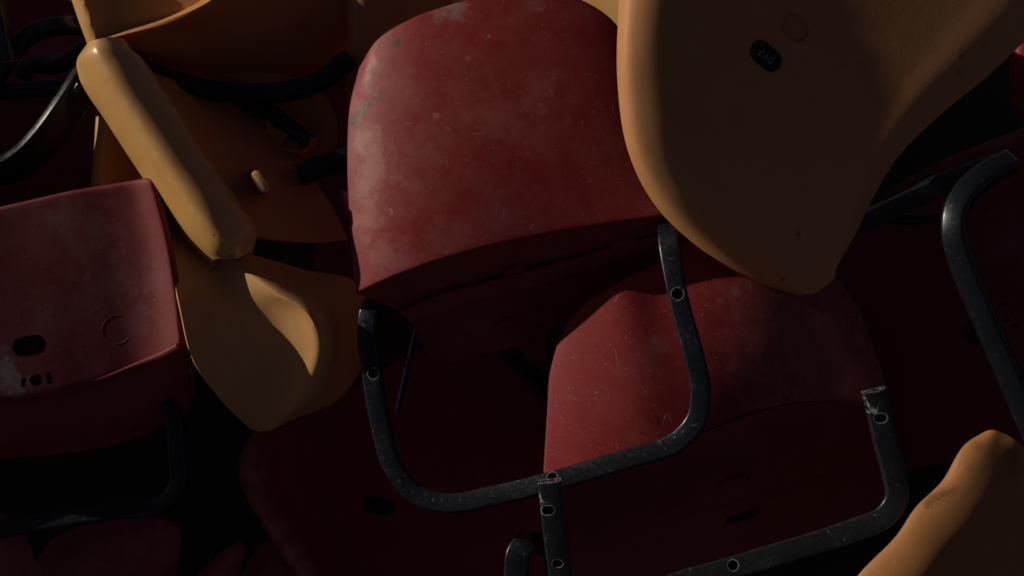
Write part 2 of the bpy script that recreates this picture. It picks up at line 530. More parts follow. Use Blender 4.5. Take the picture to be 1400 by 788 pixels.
# ================================================================= B: the red chair below it
def red_B():
    t = thing('plastic_chair', 'lower red chair with a dark recessed underside and a black frame with snapped ends', 'chair', (980, 640, -0.2), G_RED)
    def wu(u): return -0.025 + 0.47*((0.42*u - 0.64*u*u) if u < 0.5 else 0.05 - 0.22*(u-0.5) + 0.05*(u-0.5)**2)
    def wx(x): return wu((x - 745)/470)
    bot = [(745,652),(800,642),(880,618),(965,585),(1010,566),(1060,552),(1110,545),(1170,546),(1216,560)]
    top = [(764,470),(780,440),(806,414),(850,388),(895,365),(940,334),(1000,305),(1070,315),(1150,392)]
    lef = [(745,652),(748,600),(751,550),(755,505),(764,470)]
    rig = [(1216,560),(1205,515),(1190,470),(1172,425),(1150,392)]
    bot = [(x, y, wx(x)) for x, y in bot]
    top = [(x, y, wx(x) - 0.014 - (0.018 if 890 < x < 945 else 0.012 if 990 < x < 1080 else 0)) for x, y in top]
    lef = [(x, y, wx(x) - 0.014*(652-y)/182) for x, y in lef]
    rig = [(x, y, wx(x) - 0.014*(560-y)/168) for x, y in rig]
    g = coons(bot, top, lef, rig, 56, 40, bulge=0.012)
    m = MB().grid(g); roll(m, g, 0.004, 0.006, 4, ang=75)
    sh = build('seat_shell', m, None, t, thick=0.004, bevel=0.001)
    GY, PK = (0.34,0.27,0.27), (0.34,0.10,0.085)
    mk = [(1005,398,0.018,GY,0.25,0.85,0.8),(1025,392,0.014,GY,0.25,0.85,0.8),(985,412,0.012,GY,0.15,0.8,0.8),(1040,410,0.016,GY,0.15,0.85,0.8),
          (900,578,0.008,(0.04,0.02,0.02),0.7,0.9,0.5),(897,570,0.005,(0.04,0.02,0.02),0.7,0.9,0.5),(835,555,0.05,PK,0.15,0.9,1.0),(880,600,0.04,PK,0.15,0.9,1.0),(880,500,0.05,(0.28,0.12,0.11),0.15,0.8,1.0),
          (1050,555,0.02,(0.3,0.16,0.16),0.4,0.9,0.7),(900,470,0.03,GY,0.14,0.8,0.8),(1110,460,0.15,(0.33,0.105,0.095),0.8,1.2,1.3),(1150,520,0.10,(0.33,0.105,0.095),0.7,1.1,1.3),(1080,520,0.08,(0.30,0.09,0.085),0.55,1.1,1.3)]
    set_mat(sh, plastic('scuffed_red_plastic', RED, (0.25,0.030,0.030), RED_G, 0.56, blobs=marks(sh, mk), scratch=0.5, dust=0.5))
    r0 = [(x, y, wx(x) - 0.006) for x, y in ((748,657),(800,647),(880,623),(965,590),(1060,557),(1110,550),(1170,551),(1214,565))]
    r1 = [(x, y, 0.3*wx(x) - 0.10) for x, y in ((760,760),(820,742),(900,716),(965,697),(1060,668),(1110,654),(1170,636),(1222,622))]
    r1b = [(x, y, 0.3*wx(x) - 0.118) for x, y in ((760,763),(820,745),(900,719),(965,700),(1060,671),(1110,657),(1170,639),(1222,625))]
    r2 = [(x, y, 0.2*wx(x) - 0.20) for x, y in ((790,850),(830,840),(900,820),(965,800),(1060,770),(1110,752),(1170,730),(1236,705))]
    m = MB().grid(loft([r0, r1, r1b, r2], 44, 3, linear=True))
    ub = build('underside', m, red_dull, t, thick=0.004, smooth=25)
    c1 = slot_cutter(ub, 1014, 708, 0.026, 0.011, 14, 0.02)
    cut(ub, c1, smooth=25)
    for px, py, a, b, ang in ((1000, 655, 0.018, 0.0055, 15), (980, 664, 0.006, 0.004, 80), (1025, 652, 0.006, 0.004, 80)):
        boss('rib', ub, px, py, a, b, ang, 0.006, red_dull, ub)
    q0 = [(770,462,wx(770)-0.05),(755,510,wx(755)-0.04),(752,560,wx(752)-0.03),(750,650,wx(750)-0.012)]
    build('side_skirt', MB().grid(loft([q0, [(x+8, y, -0.2) for x, y, d in q0], [(x+14, y, -0.34) for x, y, d in q0]], 30, 6)), red_dull, t, thick=0.004)  # hidden skirt added to keep back light off the underside
    # frame
    path = [(1194,533,0.052),(1200,560,0.050),(1209,600,0.047),(1222,650,0.045),(1226,680,0.042),(1210,706,0.04),(1170,724,0.038),(1100,747,0.036),(1003,776,0.034),
            (900,806,0.03),(830,832,0.022),(785,838,0.022),(770,810,0.035),(764,770,0.045),(757,715,0.055),(751,657,0.062)]
    fr = build('loop_frame', tube(path, 0.030, 0.020, (-0.12, 0.22, 0.96), 150, wob=0.015), black_worn, t)
    ends = []
    for px, py, ang in ((1194, 533, 78), (750, 655, 84)):      # snapped, hollow ends
        l = P(px, py, 0.054 if px > 1000 else 0.062); x, y = frame_at(BACK, ang - 90)
        up_ = (UP*math.sin(R(ang)) + RIGHT*math.cos(R(ang)))
        pts = [l + x*a + BACK*b for a, b in ((-0.0095,-0.0055),(0.0095,-0.0055),(0.0095,0.0052),(-0.0095,0.0052))]
        ends.append(build('cutter', prism(pts, up_, -0.03, 0.02), None))
        l2 = l + UP*0.004 + BACK*0.012
        pts = [l2 + RIGHT*0.008*math.cos(a) + UP*0.006*math.sin(a) for a in [k*math.pi/6 for k in range(12)]]
        ends.append(build('cutter', prism(pts, BACK, -0.012, 0.02), None))
    cs = [slot_cutter(fr, 1204, 572, 0.0085, 0.006, 0, 0.013), slot_cutter(fr, 1002, 773, 0.007, 0.007, 0, 0.013), slot_cutter(fr, 749, 698, 0.0085, 0.006, 0, 0.013), slot_cutter(fr, 762, 771, 0.007, 0.005, 0, 0.013)]
    cut(fr, *(cs + ends))
    return t
red_B()

# ================================================================= C: the orange chair upper right
def orange_C():
    t = thing('plastic_chair', 'big orange brown chair on top of the pile with a black oval number tag', 'chair', (1120, 390, 0.08), G_YEL)
    def fw(x, y):
        a = max(0.0, ((x-880)*0.92 + (y-0)*0.39)/1000)
        t = min(1.0, max(0.0, (a-0.08)/0.38))
        g = 0.188*a - 0.060*(0.38*(t**3 - t**4/2) + max(0.0, a-0.46))
        q = max(0.0, (y-140 - 0.15*(x-1000))/1000)
        return 0.158 - g - 1.1*q*q
    # rows run from the top of the frame down to the tip; from the rolled left rim across to the right flank
    xy = [
        [(850,-60),(845,20),(844,110),(858,205),(895,280),(960,342),(1040,388),(1085,402)],
        [(852,-60),(847,20),(846,110),(860,203),(898,277),(962,339),(1042,386),(1089,403)],
        [(862,-60),(857,20),(857,107),(871,198),(906,270),(968,332),(1046,381),(1096,402)],
        [(882,-60),(878,20),(879,102),(892,190),(922,258),(981,320),(1054,371),(1104,401)],
        [(960,-60),(965,20),(965,95),(970,170),(990,236),(1035,296),(1078,352),(1114,398)],
        [(1080,-60),(1080,20),(1075,90),(1075,155),(1085,220),(1100,285),(1112,348),(1122,393)],
        [(1220,-60),(1200,10),(1175,75),(1155,140),(1142,210),(1136,275),(1135,340),(1130,387)],
        [(1370,-60),(1320,0),(1268,65),(1220,130),(1180,205),(1158,270),(1148,335),(1136,380)],
        [(1440,-60),(1385,10),(1325,75),(1262,135),(1210,205),(1178,272),(1157,333),(1141,372)],
        [(1475,-40),(1420,30),(1352,98),(1285,153),(1224,216),(1188,278),(1164,330),(1149,356)],
    ]
    off = [0.052, 0.026, 0.008, 0, 0, 0, 0, 0, 0, 0.006]
    rows = [[(x, y, fw(x, y) - off[i]*(1 if k < 5 else 0.8)) for k, (x, y) in enumerate(r)] for i, r in enumerate(xy)]
    g = loft(rows, 60, 6)
    m = MB().grid(g); roll(m, g, 0.006, 0.010, 5, ang=80)
    sh = build('seat_shell', m, None, t, thick=0.005, bevel=0.001)
    mk = [(1091,320,0.006,(0.10,0.05,0.03),0.6,0.9,0.6),(1070,382,0.006,(0.10,0.05,0.03),0.6,0.9,0.6),(1316,75,0.012,(0.18,0.06,0.03),0.5,0.8,0.7),(1312,100,0.010,(0.18,0.06,0.03),0.4,0.8,0.7),(1345,62,0.008,(0.18,0.06,0.03),0.5,0.8,0.7),(1200,90,0.05,(0.40,0.14,0.05),0.3,0.8,1.0),(1130,40,0.06,(0.40,0.14,0.05),0.3,0.8,1.0)]
    set_mat(sh, plastic('grimy_orange_plastic', (0.54,0.245,0.092), (0.56,0.29,0.125), ORG_G, 0.46, 0.9, blobs=marks(sh, mk), scratch=0.22, dust=0.14))
    # moulded dimple (a sunk round recess) next to the tag
    l, n = hit(sh, 1087, 38); x, y = frame_at(n, 140)
    c = build('cutter', prism(capsule_pts(l, x, y, 0.021, 0.0155, 14), n, -0.0045, 0.02), None)
    l, n = hit(sh, 1047, 77)
    cut(sh, c)
    ang = 142
    tg = boss('number_tag', sh, 1047, 77, 0.0245, 0.0145, ang, 0.0022, tag_black, t, 0.95)
    x, y = frame_at(n, ang)
    cu = bpy.data.curves.new('digits', 'FONT'); cu.body = '017'; cu.size = 0.0140; cu.align_x = 'CENTER'; cu.align_y = 'CENTER'
    cu.space_character = 1.15; cu.extrude = 0.0002; cu.offset = 0.0
    tmp = bpy.data.objects.new('digits', cu); COL.objects.link(tmp)
    dg = bpy.context.evaluated_depsgraph_get()
    me = bpy.data.meshes.new_from_object(tmp.evaluated_get(dg))
    bpy.data.objects.remove(tmp)
    M = Matrix((x, y, n)).transposed().to_4x4(); M.translation = l + n*0.0026 - world_loc(tg)
    me.transform(M)
    link('digits', me, tag_white, tg)
    return t
orange_C()

# ================================================================= D: the yellow chair on edge, left of the middle
def yellow_D():
    t = thing('plastic_chair', 'yellow chair standing on edge, its long straight rim brightly sunlit', 'chair', (330, 560, -0.12), G_YEL)
    # long straight rim: rows across the rim, each from its upper to its lower end
    rim = [
        [(118,66,-0.065),(109,84,-0.065),(112,108,-0.065),(150,172,-0.065),(205,258,-0.065),(258,334,-0.065),(280,357,-0.06),(290,366,-0.055)],
        [(118,63,-0.045),(105,84,-0.045),(108,106,-0.045),(146,168,-0.045),(202,253,-0.045),(256,330,-0.045),(280,354,-0.045),(292,364,-0.04)],
        [(119,60,-0.022),(108,80,-0.018),(114,102,-0.018),(152,165,-0.016),(208,249,-0.014),(261,326,-0.014),(282,347,-0.016),(291,356,-0.022)],
        [(123,57,0.0),(119,74,0.010),(129,98,0.013),(166,160,0.014),(221,243,0.016),(273,320,0.016),(291,342,0.010),(299,354,-0.006)],
        [(133,54,0.014),(134,68,0.025),(147,91,0.028),(183,151,0.029),(237,233,0.031),(288,309,0.031),(304,334,0.022),(310,354,0.0)],
        [(143,52,0.012),(147,66,0.023),(161,84,0.026),(197,143,0.027),(251,225,0.029),(302,301,0.029),(320,331,0.020),(322,354,-0.004)],
        [(155,51,0.002),(162,63,0.012),(178,80,0.016),(213,134,0.017),(267,216,0.019),(317,291,0.019),(336,321,0.012),(333,349,-0.010)],
        [(165,52,-0.006),(172,63,0.002),(187,77,0.006),(222,129,0.007),(276,211,0.009),(327,286,0.009),(346,317,0.002),(342,345,-0.018)],
        [(169,53,-0.022),(177,65,-0.016),(192,78,-0.012),(227,128,-0.010),(281,210,-0.008),(332,285,-0.008),(350,317,-0.014),(345,346,-0.03)],
        [(169,54,-0.06),(177,66,-0.06),(192,80,-0.06),(227,130,-0.06),(281,212,-0.06),(331,287,-0.06),(349,319,-0.06),(344,348,-0.06)],
    ]
    g = loft(rim, 60, 5)
    rm = build('rim', MB().grid(g), None, t, thick=0.004)
    LT = (0.78,0.62,0.42)  # light dabs paint highlights along the ridge
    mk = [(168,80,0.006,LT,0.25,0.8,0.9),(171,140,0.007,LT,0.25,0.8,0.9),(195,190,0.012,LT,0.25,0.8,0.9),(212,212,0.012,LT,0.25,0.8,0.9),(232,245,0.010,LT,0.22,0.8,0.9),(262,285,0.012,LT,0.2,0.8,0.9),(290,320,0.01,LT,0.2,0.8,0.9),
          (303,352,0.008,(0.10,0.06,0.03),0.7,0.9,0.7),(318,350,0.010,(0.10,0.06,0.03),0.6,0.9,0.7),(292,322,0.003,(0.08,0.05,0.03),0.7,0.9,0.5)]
    set_mat(rm, plastic('painted_highlight_yellow_plastic', YEL, YEL_F, YEL_G, 0.26, 0.8, blobs=marks(rm, mk), scratch=0.14, dust=0.10, spec=0.8))
    lobe = [
        [(205,235,-0.09),(228,330,-0.036),(246,420,0.001),(263,490,-0.004),(300,545,-0.05),(338,583,-0.11)],
        [(255,322,-0.06),(268,372,-0.032),(283,420,-0.015),(300,480,-0.021),(320,540,-0.055),(346,588,-0.12)],
        [(291,350,-0.055),(313,398,-0.034),(327,430,-0.028),(340,480,-0.036),(346,540,-0.07),(353,590,-0.12)],
        [(299,350,-0.05),(345,402,-0.028),(372,430,-0.030),(385,475,-0.038),(378,530,-0.066),(360,590,-0.115)],
        [(307,350,-0.045),(366,400,-0.016),(404,427,-0.014),(418,470,-0.021),(404,530,-0.052),(367,589,-0.108)],
        [(315,349,-0.043),(380,401,-0.010),(424,431,-0.001),(437,470,-0.008),(420,532,-0.044),(373,587,-0.105)],
        [(322,354,-0.047),(388,398,-0.016),(434,430,-0.008),(449,470,-0.015),(430,535,-0.052),(378,585,-0.11)],
        [(328,350,-0.052),(398,388,-0.055),(448,417,-0.062),(466,465,-0.075),(442,536,-0.09),(385,582,-0.125)],
        [(333,345,-0.075),(420,370,-0.15),(490,388,-0.17),(505,460,-0.18),(470,540,-0.19),(395,577,-0.18)],
    ]
    g = loft(lobe, 50, 6)
    build('seat_shell', MB().grid(g), plastic('dull_yellow_plastic', (0.58,0.29,0.10), (0.62,0.36,0.15), YEL_G, 0.45, 0.8, scratch=0.14, dust=0.1), t, thick=0.004)
    # shaded body of the shell behind the rim, with a stud standing in for a lit slot
    body = [
        [(168,70,-0.05),(225,150,-0.05),(277,225,-0.05),(326,295,-0.05),(343,322,-0.05)],
        [(200,95,-0.10),(262,165,-0.10),(315,235,-0.10),(362,300,-0.10),(380,328,-0.10)],
        [(235,108,-0.15),(300,170,-0.15),(360,235,-0.15),(410,298,-0.15),(428,332,-0.15)],
        [(270,110,-0.19),(340,160,-0.19),(410,222,-0.19),(455,285,-0.19),(476,328,-0.19)],
    ]
    g = loft(body, 40, 6)
    bd = build('backrest_shell', MB().grid(g), orange, t, thick=0.004)
    l, n = hit(bd, 355, 248)                         # added stud, its sunlit tip imitates a lit slot
    h = 0.009 - (l - TARGET).dot(BACK); x, y = frame_at(BACK, -58)
    c = (P(355,248,0.0) - l).normalized()
    build('lit_slot_stud', prism(capsule_pts(l, x, y, 0.021, 0.0095), c, -0.004, h, 0.75), yellow, bd, bevel=0.002)
    return t
yellow_D()

# ================================================================= E: the red seat at the left
def red_E():
    t = thing('plastic_chair', 'flat red seat with an oblong hole and a round moulding mark beside it', 'chair', (130, 600, -0.1), G_RED)
    bot = [(-200,530,0.010),(-60,541,-0.002),(20,541,-0.009),(70,534,-0.014),(140,515,-0.022),(195,493,-0.0255),(222,482,-0.018),(243,470,-0.003)]
    top = [(-200,330,0.025),(-60,302,0.006),(20,284,-0.006),(100,266,-0.015),(150,258,-0.021),(183,252,-0.022),(203,249,-0.012)]
    lef = [(-200,530,0.030),(-200,420,0.028),(-200,330,0.025)]
    rig = [(243,470,-0.003),(236,405,-0.006),(224,330,-0.009),(203,249,-0.012)]
    g = coons(bot, top, lef, rig, 60, 40)
    m = MB().grid(g); roll(m, g, 0.006, 0.005, 5, ang=82)
    sh = build('seat_shell', m, None, t, thick=0.004, bevel=0.0008)
    GY, CH = (0.26,0.245,0.24), (0.27,0.15,0.15)
    mk = [(6,505,0.028,GY,0.75,0.9,0.7),(18,525,0.024,GY,0.7,0.9,0.6),(40,522,0.02,(0.20,0.17,0.165),0.5,0.9,0.7),(5,480,0.015,GY,0.4,0.8,0.7),
          (130,320,0.06,CH,0.4,0.85,1.0),(150,390,0.06,CH,0.35,0.85,1.0),(80,300,0.05,CH,0.35,0.85,1.0),(60,440,0.05,CH,0.25,0.85,1.0),(180,440,0.05,CH,0.3,0.85,1.0),(205,380,0.04,CH,0.3,0.9,1.0)]
    set_mat(sh, plastic('chalky_red_plastic', (0.175, 0.014, 0.018), (0.21, 0.048, 0.05), RED_G, 0.55, blobs=marks(sh, mk), scratch=0.16, dust=0.3))
    mat = sh.data.materials[0]
    c = slot_cutter(sh, 40, 473, 0.0225, 0.0135, 8, 0.02)
    c2 = rect_cutter(sh, 32, 523, 0.0030, 0.0062, -4)
    c3 = slot_cutter(sh, 49, 520, 0.0085, 0.0078, 30, 0.02)
    c4 = rect_cutter(sh, 67, 517, 0.0036, 0.0078, 14)
    bpos = hit(sh, 160, 451)
    cut(sh, c, c2, c3, c4)
    l, n = bpos; x, y = frame_at(n, 0)
    ring = MB(); k = 28
    for rr, hh in ((0.0208, -0.0003), (0.0203, 0.00030), (0.0186, 0.00030), (0.0180, 0.00005)):
        ring.v += [l + x*rr*math.cos(2*math.pi*q/k) + y*rr*math.sin(2*math.pi*q/k) + n*hh for q in range(k)]
    for a in range(3):
        for q in range(k):
            ring.f.append((a*k+q, a*k+(q+1) % k, (a+1)*k+(q+1) % k, (a+1)*k+q))
    build('moulding_mark', ring, mat, t)
    lip = [(-200,531,0.010),(-60,542,-0.002),(20,542,-0.009),(70,535,-0.014),(140,516,-0.022),(195,494,-0.0255),(222,483,-0.018),(244,471,-0.003)]
    build('lip', tube([(x, y + 2.5, d + 0.003) for x, y, d in lip], 0.009, 0.007, (0, -0.3, 0.95), 60, r=0.003), mat, t)
    # front skirt below the edge
    r0 = [(-200,538,0.004),(-60,548,-0.007),(20,548,-0.013),(70,541,-0.018),(140,522,-0.026),(195,500,-0.030),(225,487,-0.022),(250,474,-0.008)]
    r05 = [(-200,556,-0.002),(-60,566,-0.013),(20,566,-0.019),(70,559,-0.024),(140,542,-0.034),(195,520,-0.040),(228,506,-0.036),(254,492,-0.028)]
    r1 = [(-200,580,-0.01),(-60,590,-0.025),(20,590,-0.035),(70,585,-0.042),(140,570,-0.05),(200,547,-0.052),(232,532,-0.058),(258,518,-0.062)]
    r2 = [(-200,616,-0.06),(-60,626,-0.08),(20,626,-0.09),(70,622,-0.09),(140,612,-0.095),(205,592,-0.11),(236,576,-0.115),(262,560,-0.12)]
    q0 = [(209,250,-0.018),(230,330,-0.016),(243,405,-0.013),(251,474,-0.010)]
    q1 = [(214,254,-0.07),(236,336,-0.065),(250,415,-0.06),(259,496,-0.05)]
    q2 = [(216,262,-0.16),(238,346,-0.16),(252,430,-0.16),(262,545,-0.15)]
    build('side_skirt', MB().grid(loft([q0, q1, q2], 30, 6)), red_dull, t, thick=0.004)
    build('front_skirt', MB().grid(loft([r0, r05, r1, r2], 30, 6)), red, t, thick=0.004)
    build('sun_block_wall', MB().grid(loft([[(-215,180,-0.03),(-205,300,0.0),(-205,405,0.01),(-205,450,0.0),(-210,640,-0.03),(-215,900,-0.06)], [(-215,180,-0.3),(-210,420,-0.3),(-210,640,-0.3),(-215,900,-0.3)], [(-230,180,-0.55),(-210,420,-0.5),(-210,640,-0.42),(-215,900,-0.3)]], 30, 6)), red_dull, t, thick=0.004)  # unseen wall added outside the view to stop low sun entering the gaps
    path = [(225,540,-0.08),(238,570,-0.08),(243,620,-0.085),(243,665,-0.09),(225,688,-0.09),(150,700,-0.09),(60,714,-0.09),(-40,730,-0.09)]
    build('loop_frame', tube(path, 0.024, 0.02, (-0.1, 0.35, 0.93), 80), black, t)
    return t
red_E()

# ================================================================= F: yellow chair at the top left
def yellow_F():
    t = thing('plastic_chair', 'yellow chair whose two thin lit rims meet in a V above the standing yellow chair', 'chair', (250, 90, -0.12), G_YEL)
    left = [
        [(88,-60,-0.16),(99,-10,-0.16),(112,30,-0.16),(124,62,-0.16)],
        [(84,-60,-0.13),(95,-10,-0.13),(108,30,-0.13),(120,62,-0.13)],
        [(90,-60,-0.105),(101,-10,-0.105),(114,30,-0.105),(125,60,-0.11)],
        [(103,-60,-0.10),(113,-10,-0.10),(124,28,-0.10),(132,57,-0.105)],
        [(118,-60,-0.115),(124,-10,-0.115),(134,26,-0.117),(140,52,-0.12)],
        [(200,-60,-0.125),(200,-10,-0.125),(195,15,-0.128),(180,43,-0.130)],
        [(320,-60,-0.13),(305,-15,-0.13),(270,6,-0.13),(225,28,-0.13)],
    ]
    build('seat_shell', MB().grid(loft(left, 30, 6)), yellow, t, thick=0.004)
    low = [
        [(128,58,-0.135),(170,42,-0.135),(225,25,-0.135),(276,0,-0.13),(315,-32,-0.13)],
        [(131,55,-0.115),(170,43,-0.112),(225,27,-0.112),(279,1,-0.107),(320,-32,-0.10)],
        [(137,55,-0.106),(172,46,-0.10),(228,30,-0.10),(284,5,-0.095),(327,-30,-0.09)],
        [(146,57,-0.115),(176,50,-0.112),(231,36,-0.112),(290,12,-0.108),(338,-26,-0.10)],
        [(152,61,-0.145),(184,58,-0.145),(238,46,-0.145),(302,24,-0.142),(360,-22,-0.13)],
        [(168,72,-0.19),(205,82,-0.20),(275,86,-0.20),(360,62,-0.20),(470,-30,-0.19)],
        [(190,82,-0.23),(230,104,-0.25),(310,112,-0.25),(410,96,-0.25),(520,0,-0.24)],
        [(185,78,-0.55),(232,96,-0.6),(310,102,-0.62),(405,88,-0.62),(515,-10,-0.62)],  # last row added as a sun blocker reaching down to the ground
    ]
    build('outer_wall', MB().grid(loft(low, 40, 6)), orange, t, thick=0.004)
    path = [(150,75,-0.17),(215,103,-0.165),(290,124,-0.16),(370,128,-0.16),(430,115,-0.16),(480,80,-0.17)]
    build('loop_frame', tube(path, 0.026, 0.024, (0.0, 0.3, 0.95), 60), black_clean, t)
    return t
yellow_F()

# ================================================================= H: chair behind the standing yellow one
def orange_H():
    t = thing('plastic_chair', 'shaded orange chair with a small moulded box socket behind the long sunlit yellow rim', 'chair', (400, 200, -0.25), G_YEL)
    rows = [
        [(300,20,-0.30),(340,20,-0.30),(400,20,-0.30),(450,20,-0.30),(520,20,-0.30)],
        [(300,95,-0.23),(340,120,-0.23),(370,165,-0.23),(375,215,-0.24),(330,290,-0.26)],
        [(370,100,-0.22),(410,130,-0.22),(430,170,-0.22),(430,215,-0.23),(390,300,-0.26)],
        [(420,110,-0.22),(450,140,-0.22),(462,175,-0.22),(458,205,-0.23),(430,310,-0.26)],
    ]
    sh = build('seat_shell', MB().grid(loft(rows, 30, 8)), orange, t, thick=0.004)
    # socket of thin walls
    for a, b in (((382,205,-0.19),(415,214,-0.19)), ((382,205,-0.19),(398,180,-0.19)), ((405,208,-0.195),(413,188,-0.195)), ((415,214,-0.19),(432,188,-0.19))):
        build('socket_wall', bar(a, b, 0.003, 0.03, (0, 0.2, 1)), orange, t)
    build('loop_frame', tube([(330,130,-0.18),(365,150,-0.18),(400,178,-0.18),(424,196,-0.18)], 0.022, 0.02, (0.2, 0.3, 0.93), 24), black_clean, t)
    return t
orange_H()

# ================================================================= right hand red chair with its black frame
def red_R():
    t = thing('plastic_chair', 'dark red chair at the right under a glossy black bent tube frame', 'chair', (1290, 600, -0.25), G_RED)
    rows = [
        [(1150,300,-0.20),(1230,250,-0.19),(1300,214,-0.18),(1360,190,-0.17),(1460,150,-0.16)],
        [(1150,310,-0.185),(1232,258,-0.17),(1303,222,-0.16),(1363,200,-0.15),(1462,165,-0.14)],
        [(1145,345,-0.19),(1230,310,-0.18),(1305,290,-0.165),(1370,280,-0.15),(1465,270,-0.13)],
        [(1140,450,-0.22),(1230,440,-0.20),(1310,430,-0.18),(1375,420,-0.165),(1470,410,-0.15)],
        [(1150,640,-0.26),(1240,640,-0.24),(1320,630,-0.22),(1390,620,-0.20),(1480,600,-0.18)],
    ]
    sh = build('seat_shell', MB().grid(loft(rows, 40, 8)), None, t, thick=0.004)
    CH = (0.28,0.10,0.12)  # patches of this tone paint sky light onto the dark shell
    set_mat(sh, plastic('sky_patched_red_plastic', RED, RED_F, RED_G, 0.5, blobs=marks(sh, [(1385,330,0.07,CH,0.6,0.95,1.1),(1370,200,0.05,CH,0.6,0.95,1.1),(1250,360,0.06,CH,0.3,0.9,1.1),(1390,470,0.05,CH,0.4,0.9,1.1)]), scratch=0.3, dust=0.3))
    build('sun_block_wall', MB().grid(loft([[(1120,-60,0.05),(1120,150,0.04),(1120,230,0.02),(1118,330,-0.04),(1130,420,-0.09),(1145,520,-0.11),(1150,660,-0.14)], [(1120,-60,-0.4),(1120,150,-0.4),(1120,200,-0.4),(1118,330,-0.4),(1130,420,-0.4),(1145,660,-0.36)], [(1120,-60,-0.72),(1120,150,-0.66),(1120,200,-0.62),(1118,330,-0.56),(1130,420,-0.5),(1145,660,-0.36)]], 30, 6)), red_dull, t, thick=0.004)  # hidden wall added beneath the orange shell to block the sun
    c1 = slot_cutter(sh, 1330, 455, 0.020, 0.012, 100, 0.02)
    cs = [slot_cutter(sh, 1372, 418, 0.007, 0.003, 10, 0.02), slot_cutter(sh, 1376, 438, 0.0045, 0.004, 10, 0.02), slot_cutter(sh, 1388, 446, 0.005, 0.003, 10, 0.02)]
    cut(sh, c1, *cs)
    path = [(1150,318,-0.01),(1190,298,-0.01),(1260,265,-0.0),(1330,236,0.03),(1378,222,0.05)]
    build('side_rail', tube(path, 0.03, 0.016, (0.1, -0.3, 0.95), 40), black_clean, t)
    build('cross_rail', tube([(1170,300,-0.07),(1240,300,-0.07),(1305,296,-0.07)], 0.014, 0.012, (0, 0.5, 0.85), 20), black_clean, t)
    path = [(1380,222,0.065),(1350,238,0.082),(1322,262,0.095),(1307,290,0.102),(1305,320,0.105),(1315,358,0.102),(1340,420,0.095),(1368,485,0.085),(1400,560,0.075),(1440,650,0.065)]
    fr = build('loop_frame', tube(path, 0.031, 0.026, (-0.55, 0.1, 0.83), 90, r=0.006), black_clean, t)
    return t
red_R()

# ================================================================= J: orange rim bottom right
def orange_J():
    t = thing('plastic_chair', 'orange chair in the bottom corner showing a thick stained rounded rim with painted shadow band', 'chair', (1360, 740, 0.0), G_YEL)
    rows = [
        [(1150,830,0.045),(1176,790,0.045),(1230,733,0.045),(1254,697,0.04),(1291,660,0.035),(1322,612,0.03),(1338,598,0.022)],
        [(1147,828,0.066),(1173,788,0.066),(1227,732,0.066),(1252,695,0.061),(1289,658,0.056),(1320,608,0.051),(1345,591,0.042)],
        [(1159,838,0.076),(1186,799,0.076),(1238,744,0.076),(1268,705,0.071),(1300,667,0.066),(1332,619,0.060),(1357,588,0.050)],
        [(1185,858,0.083),(1212,822,0.083),(1262,772,0.083),(1293,734,0.076),(1325,696,0.070),(1358,645,0.061),(1372,593,0.050)],
        [(1225,888,0.066),(1252,854,0.066),(1300,808,0.066),(1332,769,0.061),(1364,728,0.055),(1396,674,0.047),(1388,602,0.050)],
        [(1290,940,0.033),(1312,905,0.033),(1360,862,0.033),(1392,820,0.029),(1424,772,0.025),(1450,710,0.020),(1408,620,0.040)],
        [(1400,1000,0.02),(1420,960,0.02),(1470,915,0.02),(1500,870,0.02),(1525,810,0.02),(1530,740,0.015),(1430,646,0.02)],
    ]
    g = loft(rows, 50, 6)
    m = MB().grid(g)
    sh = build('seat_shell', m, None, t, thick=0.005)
    mk = [(1268,688,0.010,(0.05,0.022,0.012),0.55,1.1,1.0),(1279,681,0.012,(0.05,0.022,0.012),0.55,1.1,1.0),(1291,675,0.012,(0.05,0.022,0.012),0.5,1.1,1.0),(1303,670,0.010,(0.05,0.022,0.012),0.4,1.0,0.9),(1338,612,0.012,(0.10,0.05,0.025),0.4,1.0,1.0),(1325,640,0.01,(0.30,0.12,0.04),0.5,0.9,0.7),(1385,625,0.03,(0.25,0.11,0.05),0.5,0.9,0.9)]  # darkest dabs paint a cast shadow band; the others are stains
    set_mat(sh, plastic('stained_shadow_banded_orange_plastic', (0.40, 0.165, 0.052), (0.42,0.20,0.075), ORG_G, 0.46, 0.8, blobs=marks(sh, mk), scratch=0.1, dust=0.06))
    return t
orange_J()

